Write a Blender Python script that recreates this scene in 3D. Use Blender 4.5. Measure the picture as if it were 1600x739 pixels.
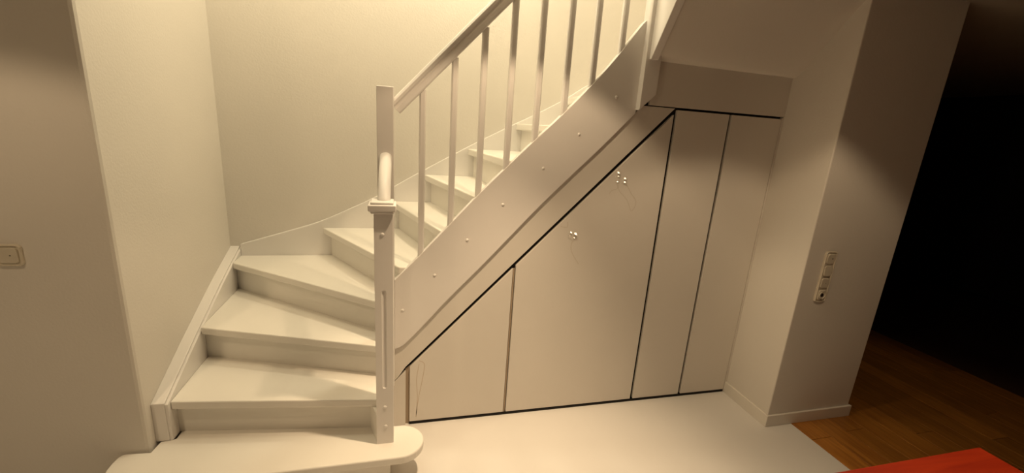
import bpy, bmesh, math, random
from mathutils import Vector, Matrix

for o in list(bpy.data.objects):
    bpy.data.objects.remove(o)
random.seed(4)
S = bpy.context.scene
COL = S.collection

# ------------------------------------------------------------------ camera
EYE = 1.6437
PITCH, YAW, ROLL, FPX = 0.2521, 0.2612, 0.0689, 664.65      # focal length in pixels of a 1600 px wide frame
def cam_axes():
    ca, sa, cb, sb, cc, sc = (math.cos(PITCH), math.sin(PITCH), math.cos(YAW), math.sin(YAW), math.cos(ROLL), math.sin(ROLL))
    M = Matrix(((1, 0, 0), (0, 0, 1), (0, -1, 0)))
    yaw = Matrix(((cb, 0, -sb), (0, 1, 0), (sb, 0, cb)))
    pit = Matrix(((1, 0, 0), (0, ca, -sa), (0, sa, ca)))
    rol = Matrix(((cc, -sc, 0), (sc, cc, 0), (0, 0, 1)))
    T = rol @ pit @ yaw
    return (T @ M.transposed()).transposed()                 # rows: world axes seen in camera (x right, y down, z forward)
R = cam_axes()
cam = bpy.data.cameras.new('camera')
cam.sensor_fit = 'HORIZONTAL'
cam.sensor_width = 36.0
cam.lens = FPX * 36.0 / 1600.0
cam.clip_start = 0.02
co = bpy.data.objects.new('camera', cam)
COL.objects.link(co)
rot = Matrix([[R[i][0], -R[i][1], -R[i][2]] for i in range(3)])
co.matrix_world = Matrix.Translation((0, 0, EYE)) @ rot.to_4x4()
S.camera = co

# ------------------------------------------------------------------ world, lights, exposure
W = bpy.data.worlds.new('night')
S.world = W
W.use_nodes = True
W.node_tree.nodes['Background'].inputs[0].default_value = (0, 0, 0, 1)
W.node_tree.nodes['Background'].inputs[1].default_value = 0.0
S.view_settings.view_transform = 'Standard'
S.view_settings.look = 'None'
S.view_settings.gamma = 1
S.view_settings.use_curve_mapping = False
S.view_settings.exposure = 0.0

def light(name, kind, loc, color, watts, radius, **kw):
    d = bpy.data.lights.new(name, kind)
    d.color = color
    d.energy = watts
    d.shadow_soft_size = radius
    for k, v in kw.items():
        setattr(d, k, v)
    o = bpy.data.objects.new(name, d)
    o.location = loc
    COL.objects.link(o)
    return o
WARM = (1.0, 0.738, 0.455)
# row of recessed reflector lamps in the room's ceiling: a bright core and a weaker spill that the recess cuts off at 54 degrees
for lx, ly, k, q in ((0.47, 1.50, 1.30, 1.00), (1.65, 0.95, 0.10, 0.92), (-1.35, 1.02, 0.13, 0.70)):
    light('ceiling_lamp_core', 'SPOT', (lx, ly, 2.385), WARM, 115 * k, 0.02, spot_size=math.radians(66), spot_blend=1.0)
    light('ceiling_lamp_spill', 'SPOT', (lx, ly, 2.385), WARM, 26 * q, 0.02, spot_size=math.radians(111), spot_blend=0.24)
# globe lamp hanging in the upper stairwell
light('stairwell_lamp', 'POINT', (0.42, 2.45, 3.35), (1.0, 0.87, 0.60), 51, 0.08)
light('upper_hall_fill', 'POINT', (-0.45, 2.0, 3.8), (1.0, 0.86, 0.58), 52, 0.25)  # added fill, no lamp known here; lifts the risers and upper stringer
# unseen fill added left of the viewer to lift the left wall
light('room_fill', 'POINT', (-1.9, -0.3, 1.8), (1.0, 0.74, 0.45), 16, 0.15)

# ------------------------------------------------------------------ materials
def mat(name, base, rough=0.5, bump=0.0, scale=40.0, var=0.0, var_scale=3.0, metal=0.0, detail=4.0, spec=0.5, bdist=0.002):
    m = bpy.data.materials.new(name)
    m.use_nodes = True
    nt = m.node_tree
    b = nt.nodes['Principled BSDF']
    b.inputs['Base Color'].default_value = (*base, 1)
    b.inputs['Roughness'].default_value = rough
    b.inputs['Metallic'].default_value = metal
    b.inputs['Specular IOR Level'].default_value = spec
    tc = nt.nodes.new('ShaderNodeTexCoord')
    if var:
        n = nt.nodes.new('ShaderNodeTexNoise')
        n.inputs['Scale'].default_value = var_scale
        n.inputs['Detail'].default_value = 5
        nt.links.new(tc.outputs['Object'], n.inputs['Vector'])
        r = nt.nodes.new('ShaderNodeValToRGB')
        r.color_ramp.elements[0].position = 0.3
        r.color_ramp.elements[1].position = 0.7
        r.color_ramp.elements[0].color = (*[c * (1 - var) for c in base], 1)
        r.color_ramp.elements[1].color = (*[min(1, c * (1 + var * .6)) for c in base], 1)
        nt.links.new(n.outputs['Fac'], r.inputs['Fac'])
        nt.links.new(r.outputs['Color'], b.inputs['Base Color'])
    if bump:
        n2 = nt.nodes.new('ShaderNodeTexNoise')
        n2.inputs['Scale'].default_value = scale
        n2.inputs['Detail'].default_value = detail
        nt.links.new(tc.outputs['Object'], n2.inputs['Vector'])
        bp = nt.nodes.new('ShaderNodeBump')
        bp.inputs['Strength'].default_value = bump
        bp.inputs['Distance'].default_value = bdist
        nt.links.new(n2.outputs['Fac'], bp.inputs['Height'])
        nt.links.new(bp.outputs['Normal'], b.inputs['Normal'])
    return m

def wood(name, dark, light_, rough, axis_scale=(14, 1.2, 14), bump=0.08):
    m = bpy.data.materials.new(name)
    m.use_nodes = True
    nt = m.node_tree
    b = nt.nodes['Principled BSDF']
    tc = nt.nodes.new('ShaderNodeTexCoord')
    oi = nt.nodes.new('ShaderNodeObjectInfo')
    add = nt.nodes.new('ShaderNodeVectorMath')
    add.operation = 'ADD'
    mp = nt.nodes.new('ShaderNodeMapping')
    mp.inputs['Scale'].default_value = axis_scale
    mul = nt.nodes.new('ShaderNodeMath')
    mul.operation = 'MULTIPLY'
    mul.inputs[1].default_value = 37.0
    nt.links.new(oi.outputs['Random'], mul.inputs[0])
    nt.links.new(tc.outputs['Object'], add.inputs[0])
    nt.links.new(mul.outputs[0], add.inputs[1])
    nt.links.new(add.outputs[0], mp.inputs['Vector'])
    n = nt.nodes.new('ShaderNodeTexNoise')
    n.inputs['Scale'].default_value = 3.0
    n.inputs['Detail'].default_value = 8
    n.inputs['Distortion'].default_value = 0.6
    nt.links.new(mp.outputs[0], n.inputs['Vector'])
    r = nt.nodes.new('ShaderNodeValToRGB')
    r.color_ramp.elements[0].position = 0.3
    r.color_ramp.elements[1].position = 0.72
    r.color_ramp.elements[0].color = (*dark, 1)
    r.color_ramp.elements[1].color = (*light_, 1)
    nt.links.new(n.outputs['Fac'], r.inputs['Fac'])
    hsv = nt.nodes.new('ShaderNodeHueSaturation')
    vr = nt.nodes.new('ShaderNodeMapRange')
    vr.inputs['To Min'].default_value = 0.8
    vr.inputs['To Max'].default_value = 1.2
    nt.links.new(oi.outputs['Random'], vr.inputs['Value'])
    nt.links.new(vr.outputs[0], hsv.inputs['Value'])
    nt.links.new(r.outputs['Color'], hsv.inputs['Color'])
    nt.links.new(hsv.outputs['Color'], b.inputs['Base Color'])
    b.inputs['Roughness'].default_value = rough
    bp = nt.nodes.new('ShaderNodeBump')
    bp.inputs['Strength'].default_value = bump
    bp.inputs['Distance'].default_value = 0.001
    nt.links.new(n.outputs['Fac'], bp.inputs['Height'])
    nt.links.new(bp.outputs['Normal'], b.inputs['Normal'])
    return m

PLASTER = mat('painted_plaster', (0.76, 0.72, 0.66), 0.9, bump=0.35, scale=95, var=0.03, var_scale=1.6, spec=0.2)
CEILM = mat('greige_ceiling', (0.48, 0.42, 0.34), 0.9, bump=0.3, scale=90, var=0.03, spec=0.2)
PAINT = mat('white_satin_paint', (0.85, 0.82, 0.79), 0.38, bump=0.10, scale=55, var=0.015, var_scale=5, spec=0.4)
TREADP = mat('white_floor_paint', (0.86, 0.83, 0.77), 0.45, bump=0.10, scale=45, var=0.02, var_scale=4, spec=0.4)
DOORP = mat('white_cupboard_paint', (0.76, 0.72, 0.66), 0.42, bump=0.12, scale=70, var=0.02, var_scale=3, spec=0.4)
DARKIN = mat('unlit_cupboard_inside', (0.008, 0.006, 0.004), 0.9)  # near-black base colour paints in the darkness of the door gaps
STILE = mat('shaded_frame_paint', (0.42, 0.33, 0.24), 0.7)  # brown tone puts the shade into white frame paint
FLOORM = mat('beige_cast_floor', (0.75, 0.725, 0.69), 0.5, bump=0.08, scale=60, var=0.03, var_scale=2.2, spec=0.35)
BASEW = mat('white_skirting_paint', (0.80, 0.76, 0.69), 0.4)
PLANK = wood('oiled_wood_plank', (0.28, 0.105, 0.018), (0.46, 0.20, 0.035), 0.42)
SUB = mat('dark_subfloor', (0.07, 0.03, 0.01), 0.8)
TABLE = wood('red_stained_wood', (0.30, 0.018, 0.002), (0.42, 0.034, 0.004), 0.45, (1.2, 12, 12), 0.05)
FARDARK = mat('unlit_room_walls', (0.03, 0.024, 0.02), 0.95)  # near-black colour paints in the lack of light and cuts bounce
PLASTIC = mat('cream_switch_plastic', (0.66, 0.60, 0.49), 0.35, spec=0.5)
HOLE = mat('black_socket_hole', (0.01, 0.008, 0.006), 0.6)
GREYLINE = mat('faint_grey_line', (0.68, 0.63, 0.555), 0.3)  # slightly darker than the door paint
BROWNLINE = mat('faint_brown_line', (0.62, 0.53, 0.43), 0.4)  # thin brownish lines on the small door
FILM = bpy.data.materials.new('clear_crinkled_film')
FILM.use_nodes = True
_b = FILM.node_tree.nodes['Principled BSDF']
_b.inputs['Base Color'].default_value = (0.74, 0.70, 0.64, 1)
_b.inputs['Roughness'].default_value = 0.2
_b.inputs['Specular IOR Level'].default_value = 0.7

# ------------------------------------------------------------------ helpers
def link(name, bm, m, parent=None, bevel=0.0, smooth=False, seg=2):
    me = bpy.data.meshes.new(name)
    bmesh.ops.recalc_face_normals(bm, faces=bm.faces)
    bm.to_mesh(me)
    bm.free()
    me.materials.append(m)
    if smooth:
        for p in me.polygons:
            p.use_smooth = True
    o = bpy.data.objects.new(name, me)
    COL.objects.link(o)
    if parent is not None:
        o.parent = parent
        o.matrix_parent_inverse = Matrix.Translation(-world_loc(parent))
    if bevel:
        md = o.modifiers.new('soft_edges', 'BEVEL')
        md.width = bevel
        md.segments = seg
        md.limit_method = 'ANGLE'
        md.angle_limit = math.radians(35)
        md.use_clamp_overlap = True
    return o
def world_loc(o):
    v = Vector(o.location)
    # mesh parts keep their vertices in world space, only the top-level empty is moved
    p = o
    while p.parent is not None:
        p = p.parent
    return Vector(p.location) if o.parent is None else Vector((0, 0, 0))
def prism(bm, poly, axis, a, b):
    """extrude a 2D polygon: axis 'z' -> poly is (x,y); 'y' -> (x,z); 'x' -> (y,z)"""
    def P(u, v, w):
        return (u, v, w) if axis == 'z' else ((u, w, v) if axis == 'y' else (w, u, v))
    lo = [bm.verts.new(P(u, v, a)) for u, v in poly]
    hi = [bm.verts.new(P(u, v, b)) for u, v in poly]
    n = len(poly)
    bm.faces.new(lo[::-1])
    bm.faces.new(hi)
    for i in range(n):
        j = (i + 1) % n
        bm.faces.new((lo[i], lo[j], hi[j], hi[i]))
    return bm
def box(bm, x0, x1, y0, y1, z0, z1):
    return prism(bm, [(x0, y0), (x1, y0), (x1, y1), (x0, y1)], 'z', z0, z1)
def B():
    return bmesh.new()
def tag(o, label=None, cat=None, group=None, kind=None):
    if label: o['label'] = label
    if cat: o['category'] = cat
    if group: o['group'] = group
    if kind: o['kind'] = kind
    return o
def thing(name, label, cat, loc):
    o = bpy.data.objects.new(name, None)
    o.location = loc
    o.empty_display_size = 0.1
    COL.objects.link(o)
    return tag(o, label, cat)
def struct(name, bm, m, label, cat, bevel=0.0):
    return tag(link(name, bm, m, None, bevel), label, cat, kind='structure')
def dome(bm, c, r, normal='y', h=0.5, n=12):
    """a shallow round cap on a surface that faces -Y"""
    x, y, z = c
    rings = []
    for k in range(4):
        t = k / 3 * math.pi / 2
        rr, d = r * math.cos(t), r * h * math.sin(t)
        if k == 3:
            rings.append([bm.verts.new((x, y - d, z))])
        else:
            rings.append([bm.verts.new((x + rr * math.cos(a), y - d, z + rr * math.sin(a))) for a in [i * 2 * math.pi / n for i in range(n)]])
    bm.faces.new(rings[0])
    for k in range(2):
        for i in range(n):
            j = (i + 1) % n
            bm.faces.new((rings[k][i], rings[k][j], rings[k + 1][j], rings[k + 1][i]))
    for i in range(n):
        bm.faces.new((rings[2][i], rings[2][(i + 1) % n], rings[3][0]))
def sweep(bm, path, section, up=Vector((0, 0, 1))):
    """sweep a closed 2D section (side, up) along a path of points"""
    rings = []
    for i, p in enumerate(path):
        p = Vector(p)
        a = Vector(path[max(i - 1, 0)])
        b = Vector(path[min(i + 1, len(path) - 1)])
        t = (b - a).normalized()
        side = t.cross(up)
        if side.length < 1e-5:
            side = Vector((1, 0, 0))
        side.normalize()
        u = side.cross(t).normalized()
        rings.append([bm.verts.new(p + side * s + u * v) for s, v in section])
    n = len(section)
    for k in range(len(rings) - 1):
        for i in range(n):
            j = (i + 1) % n
            bm.faces.new((rings[k][i], rings[k][j], rings[k + 1][j], rings[k + 1][i]))
    bm.faces.new(rings[0])
    bm.faces.new(rings[-1])
def clip(poly, a, b, c):
    """keep the part of poly with a*x + b*y <= c"""
    out = []
    n = len(poly)
    for i in range(n):
        p, q = poly[i], poly[(i + 1) % n]
        dp, dq = a * p[0] + b * p[1] - c, a * q[0] + b * q[1] - c
        if dp <= 0:
            out.append(p)
        if (dp < 0 < dq) or (dq < 0 < dp):
            t = dp / (dp - dq)
            out.append((p[0] + (q[0] - p[0]) * t, p[1] + (q[1] - p[1]) * t))
    return out
def lerp_tab(tab, x):
    for (x0, y0), (x1, y1) in zip(tab, tab[1:]):
        if x <= x1:
            return y0 + (y1 - y0) * (x - x0) / (x1 - x0)
    return tab[-1][1]
def smooth_tab(tab, step=0.02):
    """Catmull-Rom through the points, resampled"""
    pts = [tab[0]] + list(tab) + [tab[-1]]
    out = []
    for i in range(1, len(pts) - 2):
        p0, p1, p2, p3 = pts[i - 1:i + 3]
        n = max(2, int((p2[0] - p1[0]) / step))
        for k in range(n):
            t = k / n
            out.append(tuple(0.5 * ((2 * p1[j]) + (-p0[j] + p2[j]) * t + (2 * p0[j] - 5 * p1[j] + 4 * p2[j] - p3[j]) * t * t + (-p0[j] + 3 * p1[j] - 3 * p2[j] + p3[j]) * t ** 3) for j in (0, 1)))
    out.append(tab[-1])
    return out

# ------------------------------------------------------------------ the setting
WX, WB, RX = -1.055, 2.94, 2.128          # left side wall, back wall, right side wall
LY, RY, RE = 1.862, 1.743, 2.757          # left wall face, right wall face, its free end
CEIL, TOP = 2.40, 5.0
bm = B(); box(bm, -3.2, 2.31, -3.2, WB + .1, -0.06, 0.0)
struct('floor', bm, FLOORM, 'smooth beige cast floor in front of the stairs and cupboard', 'floor')
bm = B(); box(bm, 2.31, 7.0, -3.2, 6.2, -0.06, -0.012)
fw = struct('floor_2', bm, SUB, 'brown wooden plank floor running into the dark room', 'floor')
PW = 0.145
for i in range(14):
    y = -1.9 - random.random() * 1.1
    while y < 4.6:
        L = 1.25
        bm = B()
        x0 = 2.312 + i * PW
        lip = 0.0012
        prism(bm, [(x0 + lip, y + lip), (x0 + PW - lip, y + lip), (x0 + PW - lip, y + L - lip), (x0 + lip, y + L - lip)], 'z', -0.0125, 0.001 + random.random() * 0.0008)
        if not (x0 < RE + .02 and y > RY - .02):
            link('plank', bm, PLANK, fw, bevel=0.001, seg=1)
        else:
            bm.free()
        y += L

bm = B(); box(bm, -3.2, WX, LY, WB + .12, 0, TOP)
struct('wall_left', bm, PLASTER, 'plain plaster wall left of the stairs with its lit return beside the treads', 'wall', bevel=0.014)
bm = B(); box(bm, WX, RX, WB, WB + .12, 0, TOP)
struct('wall_back', bm, PLASTER, 'cream plaster wall behind the stairs', 'wall')
bm = B(); box(bm, RX, RE, RY, WB + .12, 0, TOP)
struct('wall_right', bm, PLASTER, 'plaster wall end right of the cupboard doors', 'wall', bevel=0.006)
bm = B()
prism(bm, [(-3.2, -3.2), (7.0, -3.2), (7.0, 6.2), (RE, 6.2), (RE, RY), (RX, 1.715), (1.235, 1.722), (1.182, 1.764), (1.17, 1.80), (WX, 1.85), (-3.2, LY)], 'z', CEIL, CEIL + .2)
struct('ceiling', bm, CEILM, 'plain ceiling over the hall', 'ceiling')
bm = B(); box(bm, WX, RE, 0.3, WB, TOP, TOP + .1)
struct('ceiling_2', bm, PLASTER, 'ceiling of the upper stairwell', 'ceiling')
bm = B(); box(bm, WX, RE, 0.2, 0.3, CEIL + .2, TOP)
struct('wall_upper_front', bm, PLASTER, 'wall of the upper hall', 'wall')
bm = B(); box(bm, WX - .1, WX, 0.3, LY, CEIL + .2, TOP)
struct('wall_upper_left', bm, PLASTER, 'left wall of the upper hall', 'wall')
bm = B(); box(bm, RX, RX + .1, 0.3, RY, CEIL + .2, TOP)
struct('wall_upper_right', bm, PLASTER, 'right wall of the upper hall', 'wall')
bm = B(); box(bm, -3.3, 7.0, -3.3, -3.2, 0, CEIL)
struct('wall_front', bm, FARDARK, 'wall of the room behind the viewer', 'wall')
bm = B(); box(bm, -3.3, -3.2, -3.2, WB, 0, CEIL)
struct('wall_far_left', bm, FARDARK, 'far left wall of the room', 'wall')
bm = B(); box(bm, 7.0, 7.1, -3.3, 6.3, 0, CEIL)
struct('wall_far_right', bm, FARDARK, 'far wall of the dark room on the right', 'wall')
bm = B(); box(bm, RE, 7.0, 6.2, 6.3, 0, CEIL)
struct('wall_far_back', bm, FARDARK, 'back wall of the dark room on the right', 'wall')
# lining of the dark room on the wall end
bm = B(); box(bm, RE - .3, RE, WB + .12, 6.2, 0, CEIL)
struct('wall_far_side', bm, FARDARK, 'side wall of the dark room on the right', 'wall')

# skirting round the right wall end
bm = B()
T, H = 0.013, 0.075
prism(bm, [(RX, 2.10), (RX - T, 2.10), (RX - T, RY - T), (RE + T, RY - T), (RE + T, RY + .25), (RE, RY + .25), (RE, RY), (RX, RY)], 'z', 0.0, H)
struct('baseboard_right', bm, BASEW, 'white skirting board round the foot of the right wall end', 'baseboard', bevel=0.003)

# plastered underside of the upper flight
left = [(2.088, 2.018), (2.005, 2.058), (1.871, 2.258), (1.762, CEIL)]
right = [(2.088, 2.012), (2.045, 2.028), (1.899, 2.197), (1.715, CEIL)]
bm = B()
n = 16
def along(tab, t):
    s = smooth_tab([(i, *p) for i, p in enumerate(tab)] if False else [(float(i), p[0]) for i, p in enumerate(tab)], 0.25)
    z = smooth_tab([(float(i), p[1]) for i, p in enumerate(tab)], 0.25)
    u = t * (len(tab) - 1)
    return lerp_tab(s, u), lerp_tab(z, u)
grid = []
for i in range(n + 1):
    t = i / n
    (yl, zl), (yr, zr) = along(left, t), along(right, t)
    grid.append([(1.222 + (RX - 1.222) * k / 6, yl + (yr - yl) * k / 6, zl + (zr - zl) * k / 6) for k in range(7)])
lo = [[bm.verts.new(p) for p in row] for row in grid]
hi = [[bm.verts.new((p[0], p[1] + .02, p[2] + .03)) for p in row] for row in grid]
for i in range(n):
    for k in range(6):
        bm.faces.new((lo[i][k], lo[i][k + 1], lo[i + 1][k + 1], lo[i + 1][k]))
        bm.faces.new((hi[i][k], hi[i + 1][k], hi[i + 1][k + 1], hi[i][k + 1]))
for i in range(n):
    bm.faces.new((lo[i][0], lo[i + 1][0], hi[i + 1][0], hi[i][0]))
    bm.faces.new((lo[i][6], hi[i][6], hi[i + 1][6], lo[i + 1][6]))
for k in range(6):
    bm.faces.new((lo[0][k], hi[0][k], hi[0][k + 1], lo[0][k + 1]))
    bm.faces.new((lo[n][k], lo[n][k + 1], hi[n][k + 1], hi[n][k]))
so = struct('ceiling_soffit', bm, PLASTER, 'sloping plastered underside of the upper flight over the cupboard', 'ceiling')
for p in so.data.polygons:
    p.use_smooth = True
so.data.set_sharp_from_angle(angle=math.radians(40))

# ------------------------------------------------------------------ the staircase
RISE = 0.185
ST = thing('staircase', 'white painted winding wooden staircase with spindle railing and newel posts', 'staircase', (0.0, 2.0, 0.0))
# nosing lines: (wall end) -> (newel end)
NOSE = {2: ((-.990, 1.931), (-.115, 1.816)), 3: ((-.994, 2.281), (-.128, 1.987)), 4: ((-.995, 2.767), (-.142, 2.112)),
        5: ((-.487, 2.886), (-.156, 2.330)), 6: ((-.047, 2.849), (.192, 2.092)), 7: ((.160, 2.85), (.347, 2.099)),
        8: ((.435, 2.85), (.511, 2.144)), 9: ((.752, 2.90), (.730, 2.09)), 10: ((1.09, 2.90), (.95, 2.09)),
        11: ((1.39, 2.90), (1.12, 2.09)), 12: ((2.00, 2.80), (1.24, 2.09)), 13: ((2.10, 2.20), (1.24, 1.98))}
def half(k, shift):
    """(a, b, c): a*x + b*y <= c is the downhill side of nosing k moved uphill by shift"""
    (x0, y0), (x1, y1) = NOSE[k]
    dx, dy = x1 - x0, y1 - y0
    L = math.hypot(dx, dy)
    a, b = -dy / L, dx / L                     # uphill normal (stairs turn right going up)
    return a, b, a * x0 + b * y0 + shift
OVER, RT = 0.042, 0.02
def region(k):
    if k <= 3:
        return [(-.990, 1.0), (-.072, 1.0), (-.072, 2.909), (-.990, 2.909)]
    if k == 13:
        return [(1.236, 1.70), (RX, 1.70), (RX, 2.909), (1.236, 2.909)]
    y0 = 2.091 if k < 11 else 2.1085
    return [(-.990, y0), (RX - .003, y0), (RX - .003, 2.909), (-.990, 2.909)]
for k in range(2, 14):
    a, b, c = half(k, 0)
    poly = clip(region(k), -a, -b, -c)
    if k < 13:
        a, b, c = half(k + 1, OVER + RT)
        poly = clip(poly, a, b, c)
    bm = B(); prism(bm, poly, 'z', RISE * k - .04, RISE * k)
    link('tread', bm, TREADP, ST, bevel=0.006)
    # riser under this nosing
    a, b, c = half(k, OVER)
    poly = clip(region(k), -a, -b, -c)
    if k == 4:
        poly = clip([(-.990, 1.0), (-.072, 1.0), (-.072, 2.909), (-.990, 2.909)], -a, -b, -c)
    a, b, c = half(k, OVER + RT)
    poly = clip(poly, a, b, c)
    if len(poly) > 2:
        bm = B(); prism(bm, poly, 'z', RISE * (k - 1) - .002, RISE * k - .039)
        link('riser', bm, TREADP, ST, bevel=0.001, seg=1)
# first step: wide tread with rounded ends
pts = []
for i in range(0, 19):
    t = -math.pi / 2 + math.pi * i / 18
    pts.append((-.005 + .106 * math.cos(t), 1.748 + .106 * math.sin(t)))
pts += [(-.05, 1.856), (-.10, 1.92), (-.985, 2.0), (-.985, 1.925), (-1.040, 1.915), (-1.048, 1.850), (-1.135, 1.857), (-1.151, 1.853), (-1.160, 1.838), (-1.164, 1.806), (-1.163, 1.77), (-1.156, 1.74), (-1.138, 1.70), (-1.11, 1.668), (-1.07, 1.648), (-1.03, 1.642)]
bm = B(); prism(bm, pts, 'z', .145, .185)
link('tread', bm, TREADP, ST, bevel=0.007, seg=3)
bm = B(); box(bm, -1.10, -.052, 1.687, 1.707, 0, .146)
link('riser', bm, TREADP, ST)
bm = B(); box(bm, -.072, -.052, 1.707, 2.02, 0, .146)
link('riser', bm, TREADP, ST)
bm = B(); box(bm, -.0715, -.0620, 1.905, 2.0870, 0.0, .330)
link('side_panel', bm, PAINT, ST)
# small closing board between the second riser and the newel
bm = B(); prism(bm, [(-.160, 1.905), (-.150, 1.872), (-.1105, 1.752), (-.09, 1.752), (-.09, 1.92)], 'z', .1845, .331)
link('filler_board', bm, TREADP, ST)

# stringer on the left side wall
top = smooth_tab([(1.912, .376), (2.25, .527), (2.60, .672), (2.94, .795)])
bm = B(); prism(bm, top + [(2.94, .30), (2.25, .145), (1.912, .186)], 'x', WX, -1.003)
sd = link('side_stringer', bm, PAINT, ST, bevel=0.003)
bm = B(); prism(bm, [(y, z - .007) for y, z in top] + [(2.94, .30), (2.25, .145), (1.914, .186)], 'x', -1.003, -.990)
link('beading', bm, PAINT, sd, bevel=0.003)
# stringer along the back wall
top = smooth_tab([(-.990, .812), (-.897, .841), (-.709, .900), (-.517, .966), (-.319, 1.059), (-.157, 1.143), (-.035, 1.219), (.13, 1.319), (.297, 1.416), (.466, 1.513), (.724, 1.652), (.86, 1.722), (1.08, 1.845), (1.254, 1.96), (1.5, 2.10), (RX - .003, 2.36)])
bm = B(); prism(bm, top + [(RX - .003, 1.9), (1.0, 1.45), (.3, 1.05), (-.3, .62), (-.990, .55)], 'y', 2.91, 2.94)
link('wall_stringer', bm, PAINT, ST, bevel=0.004)
# outer stringer over the cupboard
OT = smooth_tab([(-.036, .872), (.10, 1.016), (.24, 1.172), (.37, 1.317), (.507, 1.460), (.634, 1.590), (.765, 1.721), (.90, 1.867), (1.004, 1.992), (1.076, 2.089), (1.119, 2.150), (1.145, 2.182), (1.157, 2.190)])
OB = smooth_tab([(-.036, .492), (.0, .508), (.023, .528), (.06, .567), (.119, .632), (.23, .760), (.421, .965), (.705, 1.28), (.99, 1.572), (1.157, 1.752)])
SF, SB = 2.074, 2.0895
def outward(t, k=2.074 / 2.05):
    return [(x * k, EYE + (z - EYE) * k) for x, z in t]
OT, OB = outward(OT), outward(OB)
bm = B(); prism(bm, OT + OB[::-1], 'y', SF, SF + .034)
os_ = link('outer_stringer', bm, PAINT, ST, bevel=0.0025)
for x, z in ((.003, .709), (.159, .894), (.317, 1.078), (.49, 1.262), (.686, 1.452), (.86, 1.629), (1.039, 1.821)):
    (x, z), = outward([(x, z)])
    bm = B(); dome(bm, (x, SF + .0005, z), .0085, h=.6)
    link('screw_cap', bm, PAINT, os_, smooth=True)

# front newel with a routed flute and a moulded cap
NX0, NX1, NY0, NY1 = -.1105, -.0365, 1.740, 1.812
FX, F0, F1, FR = -.0735, .475, .945, .0095
bm = B()
rings = []
zs = [(.185, 0)] + [(F0, 0)] + [(F0 + FR * (1 - math.cos(math.pi / 2 * i / 5)), FR * math.sin(math.pi / 2 * i / 5)) for i in range(1, 6)]
zs += [(F1 - FR * (1 - math.cos(math.pi / 2 * i / 5)), FR * math.sin(math.pi / 2 * i / 5)) for i in range(5, 0, -1)] + [(F1, 0), (1.278, 0)]
for z, w in zs:
    w = max(w, 0.0002)
    ring = [(NX0, NY0)]
    for i in range(7):
        t = math.pi * i / 6
        ring.append((FX - w * math.cos(t), NY0 + w * .5 * math.sin(t)))
    ring += [(NX1, NY0), (NX1, NY1), (NX0, NY1)]
    rings.append([bm.verts.new((x, y, z)) for x, y in ring])
m_ = len(rings[0])
for k in range(len(rings) - 1):
    for i in range(m_):
        j = (i + 1) % m_
        bm.faces.new((rings[k][i], rings[k][j], rings[k + 1][j], rings[k + 1][i]))
bm.faces.new(rings[0]); bm.faces.new(rings[-1])
nw = link('newel_post', bm, PAINT, ST)
for x, z in ((-.073, .379), (-.071, .278), (-.078, 1.186)):
    bm = B(); dome(bm, (x, NY0 + .0005, z), .0085, h=.5)
    link('screw_cap', bm, PAINT, nw, smooth=True)
bm = B()
cx, cy = -.0775, 1.776
for w0, z0, z1 in ((.045, 1.272, 1.284), (.0545, 1.283, 1.310), (.045, 1.309, 1.320)):
    box(bm, cx - w0, cx + w0, cy - w0, cy + w0, z0, z1)
link('post_cap', bm, PAINT, nw, bevel=0.006, seg=3)
# tall newel behind it
bm = B(); box(bm, -.1095, -.0365, 2.012, 2.0875, .300, 1.777)
link('newel_post', bm, PAINT, ST, bevel=0.004, seg=3)
# upper newel at the turn to the upper flight
bm = B(); prism(bm, outward([(1.146, 1.766), (1.230, 1.846), (1.230, 3.45), (1.146, 3.45)], 2.036 / 2.0), 'y', 2.036, 2.1080)
link('newel_post', bm, PAINT, ST, bevel=0.003)
# stringer of the upper flight, seen from below
prof = [(2.036, 2.011), (2.018, 2.011), (1.871, 2.239), (1.767, 2.397), (1.767, 3.0), (2.036, 2.60)]
bm = B(); prism(bm, prof, 'x', 1.184, 1.226)
link('upper_stringer', bm, PAINT, ST, bevel=0.003)

# handrails
sec = [(-.018, -.044), (.018, -.044), (.024, -.036), (.024, -.012), (.018, -.004), (.018, .002), (.027, .008), (.028, .022), (.020, .033), (.008, .038), (-.008, .038), (-.020, .033), (-.028, .022), (-.027, .008), (-.018, .002), (-.018, -.004), (-.024, -.012), (-.024, -.036)]
bm = B()
path = [(x, 2.088, 1.730 + 1.064 * x) for x in (-.0365, .2, .5, .8, 1.146)]
sweep(bm, path, [(s, v * .82) for s, v in sec])
link('handrail', bm, PAINT, ST, bevel=0.002)
bm = B()
cs = [(.026 * math.cos(i * math.pi / 8), .024 * math.sin(i * math.pi / 8)) for i in range(16)]
sweep(bm, [(-.072, 1.765, 1.285), (-.072, 1.79, 1.318), (-.072, 1.85, 1.366), (-.072, 2.013, 1.476)], cs)
link('handrail', bm, PAINT, ST, smooth=True)
# spindles
for x in (.090, .233, .367, .501, .638, .777, .912, 1.050):
    zb = lerp_tab(OT, x) - .02
    zt = 1.728 + 1.062 * x - .045
    h_, c_ = .0148, .006
    ring = [(-h_ + c_, -h_), (h_ - c_, -h_), (h_, -h_ + c_), (h_, h_ - c_), (h_ - c_, h_), (-h_ + c_, h_), (-h_, h_ - c_), (-h_, -h_ + c_)]
    bm = B(); prism(bm, [(x * 1.004 + u, 2.0925 + v) for u, v in ring], 'z', zb, zt)
    link('spindle', bm, PAINT, ST)

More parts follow.
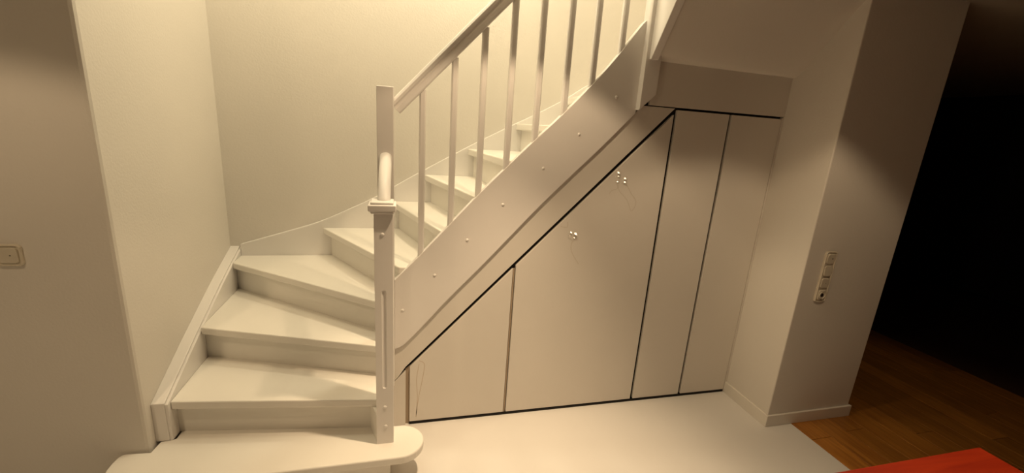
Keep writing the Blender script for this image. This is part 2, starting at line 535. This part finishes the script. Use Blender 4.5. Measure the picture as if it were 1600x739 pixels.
# ------------------------------------------------------------------ the cupboard under the stairs
YD, TD = 2.0885, 0.019
CB = thing('understairs_cupboard', 'built-in cupboard under the stairs with four plain white doors cut to the slope', 'cupboard', (1.0, 2.10, 0.0))
def dg(x):
    return .3655 + 1.0275 * (x - .034)
def panel(name, poly, m=DOORP, y0=YD, y1=None, bevel=0.0015, parent=CB):
    bm = B(); prism(bm, poly, 'y', y0, YD + TD if y1 is None else y1)
    return link(name, bm, m, parent, bevel=bevel)
g = .0135
dA = panel('door', [(.041, .019), (.576, .019), (.576, dg(.576) - g), (.041, dg(.041) - g)])
dB = panel('door', [(.592, .019), (1.407, .019), (1.407, dg(1.407) - g), (.592, dg(.592) - g)])
dC = panel('door', [(1.426, .019), (1.757, .019), (1.757, 1.788), (1.426, 1.788)])
dD = panel('door', [(1.775, .019), (2.111, .019), (2.111, 1.788), (1.775, 1.788)])
panel('filler_strip', [(2.114, 0), (RX, 0), (RX, 1.795), (2.114, 1.795)])
panel('filler_strip', [(-.065, 0), (.020, 0), (.020, dg(.020) - .012), (-.065, dg(-.065) - .012)])
fob = [(-.065, .478)] + [(x, z - .004) for x, z in OB if x < 1.16]
panel('sloping_fascia', [(-.065, dg(-.065) - .007), (-.02, dg(-.02) - .007), (.02, dg(.02) + .012), (1.409, 1.7955), (1.208, 1.7955), (1.176, 1.752)] + fob[::-1])
panel('top_fascia', [(1.253, 1.801), (RX, 1.801), (RX, 2.020), (1.253, 2.020)])
# frame behind the door gaps
panel('frame_stile', [(.018, .0), (.040, .0), (.040, dg(.03)), (.018, dg(.01))], STILE, YD + .012, YD + .0204, 0)
panel('frame_stile', [(.580, .0), (.5885, .0), (.5885, dg(.58) - .02), (.580, dg(.58) - .02)], STILE, YD + .009, YD + .0204, 0)
panel('adjusting_foot', [(.578, .0), (.590, .0), (.590, .012), (.578, .012)], PAINT, YD + .002, YD + .014, 0)
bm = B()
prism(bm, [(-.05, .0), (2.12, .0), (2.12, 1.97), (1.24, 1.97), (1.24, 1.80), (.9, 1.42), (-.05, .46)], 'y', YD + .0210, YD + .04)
link('gap_shade_backing', bm, DARKIN, CB)  # black sheet close behind the doors, painted shade for the gaps
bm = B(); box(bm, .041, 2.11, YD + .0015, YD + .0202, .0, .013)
link('gap_shade_strip', bm, DARKIN, CB)  # black strip painting the shade under the doors
# crumpled clear strips stuck on the large door, with thin darker lines below them
def film(cx, cz, w, h, glint_folds, cell=.0016):
    """one crinkled sheet: a grid patch with an uneven outline, random crinkles and aimed folds"""
    bm = B()
    nx, nz = int(w / cell), int(h / cell)
    vs = {}
    for i in range(nx + 1):
        for k in range(nz + 1):
            u, v = 2 * i / nx - 1, 2 * k / nz - 1
            edge = u * u + v * v
            if edge < 1.0 + .25 * math.sin(7 * math.atan2(v, u)):
                x_, z_ = cx + u * w / 2, cz + v * h / 2
                up = 0 if edge > .8 else random.random() * .0012
                for gx, gz, r_ in glint_folds:                       # glints put into the shape: lamp-facing tilt on the folds
                    if abs(x_ - gx) <= r_ and abs(z_ - gz) <= r_:
                        p_ = Vector((gx, YD, gz))
                        hv = ((Vector((0, 0, EYE)) - p_).normalized() + (Vector((0.47, 1.50, 2.385)) - p_).normalized()).normalized() + Vector((math.sin(gx * 900), 0, math.cos(gz * 700))) * .035
                        a_, b_ = hv.x / hv.y, hv.z / hv.y
                        up = a_ * (x_ - gx) + b_ * (z_ - gz) + (abs(a_) + abs(b_)) * r_
                vs[i, k] = bm.verts.new((x_, YD - .0006 - up, z_))
    for i in range(nx):
        for k in range(nz):
            q = [vs.get((i, k)), vs.get((i + 1, k)), vs.get((i + 1, k + 1)), vs.get((i, k + 1))]
            if None not in q:
                bm.faces.new(q)
    for v in [v for v in bm.verts if not v.link_faces]:
        bm.verts.remove(v)
    o = link('clear_film', bm, FILM, dB)
    md = o.modifiers.new('thickness', 'SOLIDIFY')
    md.thickness = .0003
    return o
film(1.124, 1.418, .032, .078, [(1.1215, 1.4439, .0048), (1.1259, 1.4235, .0036), (1.124, 1.394, .0034)])
film(1.167, 1.402, .034, .050, [(1.1657, 1.4128, .0046), (1.1669, 1.3938, .0042)])
film(.899, 1.097, .060, .060, [(.912, 1.1039, .0058), (.8866, 1.111, .0036), (.9087, 1.0804, .0032)])
def trace(name, pts, w, m, parent):
    bm = B()
    pl = []
    t = smooth_tab([(float(i), p[0]) for i, p in enumerate(pts)], .2)
    z = smooth_tab([(float(i), p[1]) for i, p in enumerate(pts)], .2)
    pl = [(a[1], b[1]) for a, b in zip(t, z)]
    sweep(bm, [(x, YD - .0001, zz) for x, zz in pl], [(-w, -.0003), (w, -.0003), (w, .0004), (-w, .0004)], up=Vector((0, -1, 0)))
    return link(name, bm, m, parent)
trace('grey_trace', [(1.182, 1.383), (1.218, 1.332), (1.25, 1.296), (1.252, 1.264), (1.23, 1.237), (1.199, 1.294), (1.145, 1.343), (1.131, 1.373)], .0018, GREYLINE, dB)
trace('grey_trace', [(1.129, 1.377), (1.128, 1.356), (1.098, 1.346), (1.085, 1.327)], .0018, GREYLINE, dB)
trace('grey_trace', [(0.907, 1.064), (0.896, 1.046), (0.9, 1.006), (0.925, 0.966), (0.951, 0.929)], .0024, GREYLINE, dB)
trace('grey_trace', [(0.824, 1.144), (0.861, 1.139), (0.862, 1.169)], .0030, GREYLINE, dB)
trace('brown_trace', [(.090, .395), (.118, .372), (.112, .30), (.092, .18), (.080, .085), (.077, .045)], .0018, BROWNLINE, dA)
trace('brown_trace', [(.090, .375), (.078, .28), (.083, .17), (.078, .06)], .0016, BROWNLINE, dA)

# ------------------------------------------------------------------ switches
def rrect(cx, cz, w, h, r, n=4):
    out = []
    for sx, sz, a0 in ((1, -1, -90), (1, 1, 0), (-1, 1, 90), (-1, -1, 180)):
        for i in range(n + 1):
            a = math.radians(a0 + 90 * i / n)
            out.append((cx + sx * (w / 2 - r) + r * math.cos(a), cz + sz * (h / 2 - r) + r * math.sin(a)))
    return out
def rocker(name, cx, cz, w, h, y, par, tilt=0.0):
    bm = B()
    poly = rrect(cx, cz, w, h, .013)
    back = [bm.verts.new((x, y + .004, z)) for x, z in poly]
    front = [bm.verts.new((cx + (x - cx) * .95, y - .005 - tilt * (z - cz) / h, cz + (z - cz) * .95)) for x, z in poly]
    bm.faces.new(front); bm.faces.new(back[::-1])
    for i in range(len(poly)):
        j = (i + 1) % len(poly)
        bm.faces.new((back[i], back[j], front[j], front[i]))
    return link(name, bm, PLASTIC, par, bevel=0.0012)
def frame_plate(x0, x1, z0, z1, y, par, gangs):
    """a plate with raised rounded rim"""
    bm = B()
    cx, cz, w, h = (x0 + x1) / 2, (z0 + z1) / 2, x1 - x0, z1 - z0
    loops = [(w, h, .016, 0.0), (w, h, .016, -.006), (w - .006, h - .006, .014, -.0105), (w - .011, h - .011, .012, -.0105), (w - .016, h - .016, .010, -.006)]
    rs = [[bm.verts.new((x, y + dy, z)) for x, z in rrect(cx, cz, a, b, r)] for a, b, r, dy in loops]
    for k in range(len(rs) - 1):
        for i in range(len(rs[0])):
            j = (i + 1) % len(rs[0])
            bm.faces.new((rs[k][i], rs[k][j], rs[k + 1][j], rs[k + 1][i]))
    bm.faces.new(rs[0]); bm.faces.new(rs[-1])
    return link('frame', bm, PLASTIC, par)
sw = thing('light_switch', 'single cream rocker light switch on the dim left wall', 'switch', (-1.374, LY, 1.074))
frame_plate(-1.415, -1.334, 1.033, 1.115, LY, sw, 1)
rk = rocker('rocker', -1.3745, 1.074, .061, .061, LY - .008, sw, .004)
bm = B(); dome(bm, (-1.3655, LY - .0138, 1.075), .0022, h=.4, n=8)
link('indicator', bm, HOLE, rk)
sp = thing('switch_panel', 'tall cream panel of three switches over one round socket on the right wall end', 'switch', (2.285, RY, .95))
x0, x1, z0, z1 = 2.245, 2.325, .803, 1.100
frame_plate(x0, x1, z0, z1, RY, sp, 4)
cx = (x0 + x1) / 2
pitch = .0707
for i in range(4):
    cz = z1 - .0425 - i * pitch
    if i < 3:
        rk = rocker('rocker', cx, cz, .056, .058, RY - .008, sp, (.004, -.004, .002)[i])
        if i == 0:
            bm = B(); dome(bm, (cx + .006, RY - .0135, cz + .002), .004, h=.4, n=8); link('indicator', bm, HOLE, rk)
        if i == 2:
            bm = B(); dome(bm, (cx + .002, RY - .0135, cz), .0022, h=.4, n=8); link('indicator', bm, HOLE, rk)
    else:
        rk = rocker('socket', cx, cz, .056, .058, RY - .008, sp, 0)
        bm = B()
        n_ = 24
        prev = None
        for r_, dy in ((.0225, -.0128), (.0220, -.0165), (.0190, -.0165), (.0180, -.0132)):
            ring = [bm.verts.new((cx + r_ * math.cos(a), RY + dy, cz + r_ * math.sin(a))) for a in [q * 2 * math.pi / n_ for q in range(n_)]]
            if prev:
                for q in range(n_):
                    bm.faces.new((prev[q], prev[(q + 1) % n_], ring[(q + 1) % n_], ring[q]))
            else:
                bm.faces.new(ring)
            prev = ring
        link('socket_ring', bm, PLASTIC, rk, smooth=True)
        bm = B(); dome(bm, (cx - .001, RY - .0132, cz), .0110, h=.1, n=16); link('socket_well', bm, HOLE, rk)

# ------------------------------------------------------------------ table in the right foreground
TX1, TY1, TZ = 1.797, .7415, .75
tb = thing('table', 'red-brown wooden table whose far corner shows at the lower right', 'table', (1.1, .34, 0))
bm = B(); box(bm, .60, TX1, -.06, TY1, TZ - .028, TZ)
link('tabletop', bm, TABLE, tb, bevel=0.003)
for x in (.68, TX1 - .08):
    for y in (.02, TY1 - .08):
        bm = B(); box(bm, x - .03, x + .03, y - .03, y + .03, 0, TZ - .028)
        link('leg', bm, TABLE, tb, bevel=0.003)
for (a, b, c, d) in ((.71, TX1 - .11, .01, .03), (.71, TX1 - .11, TY1 - .09, TY1 - .07)):
    bm = B(); box(bm, a, b, c, d, TZ - .10, TZ - .028)
    link('apron', bm, TABLE, tb)
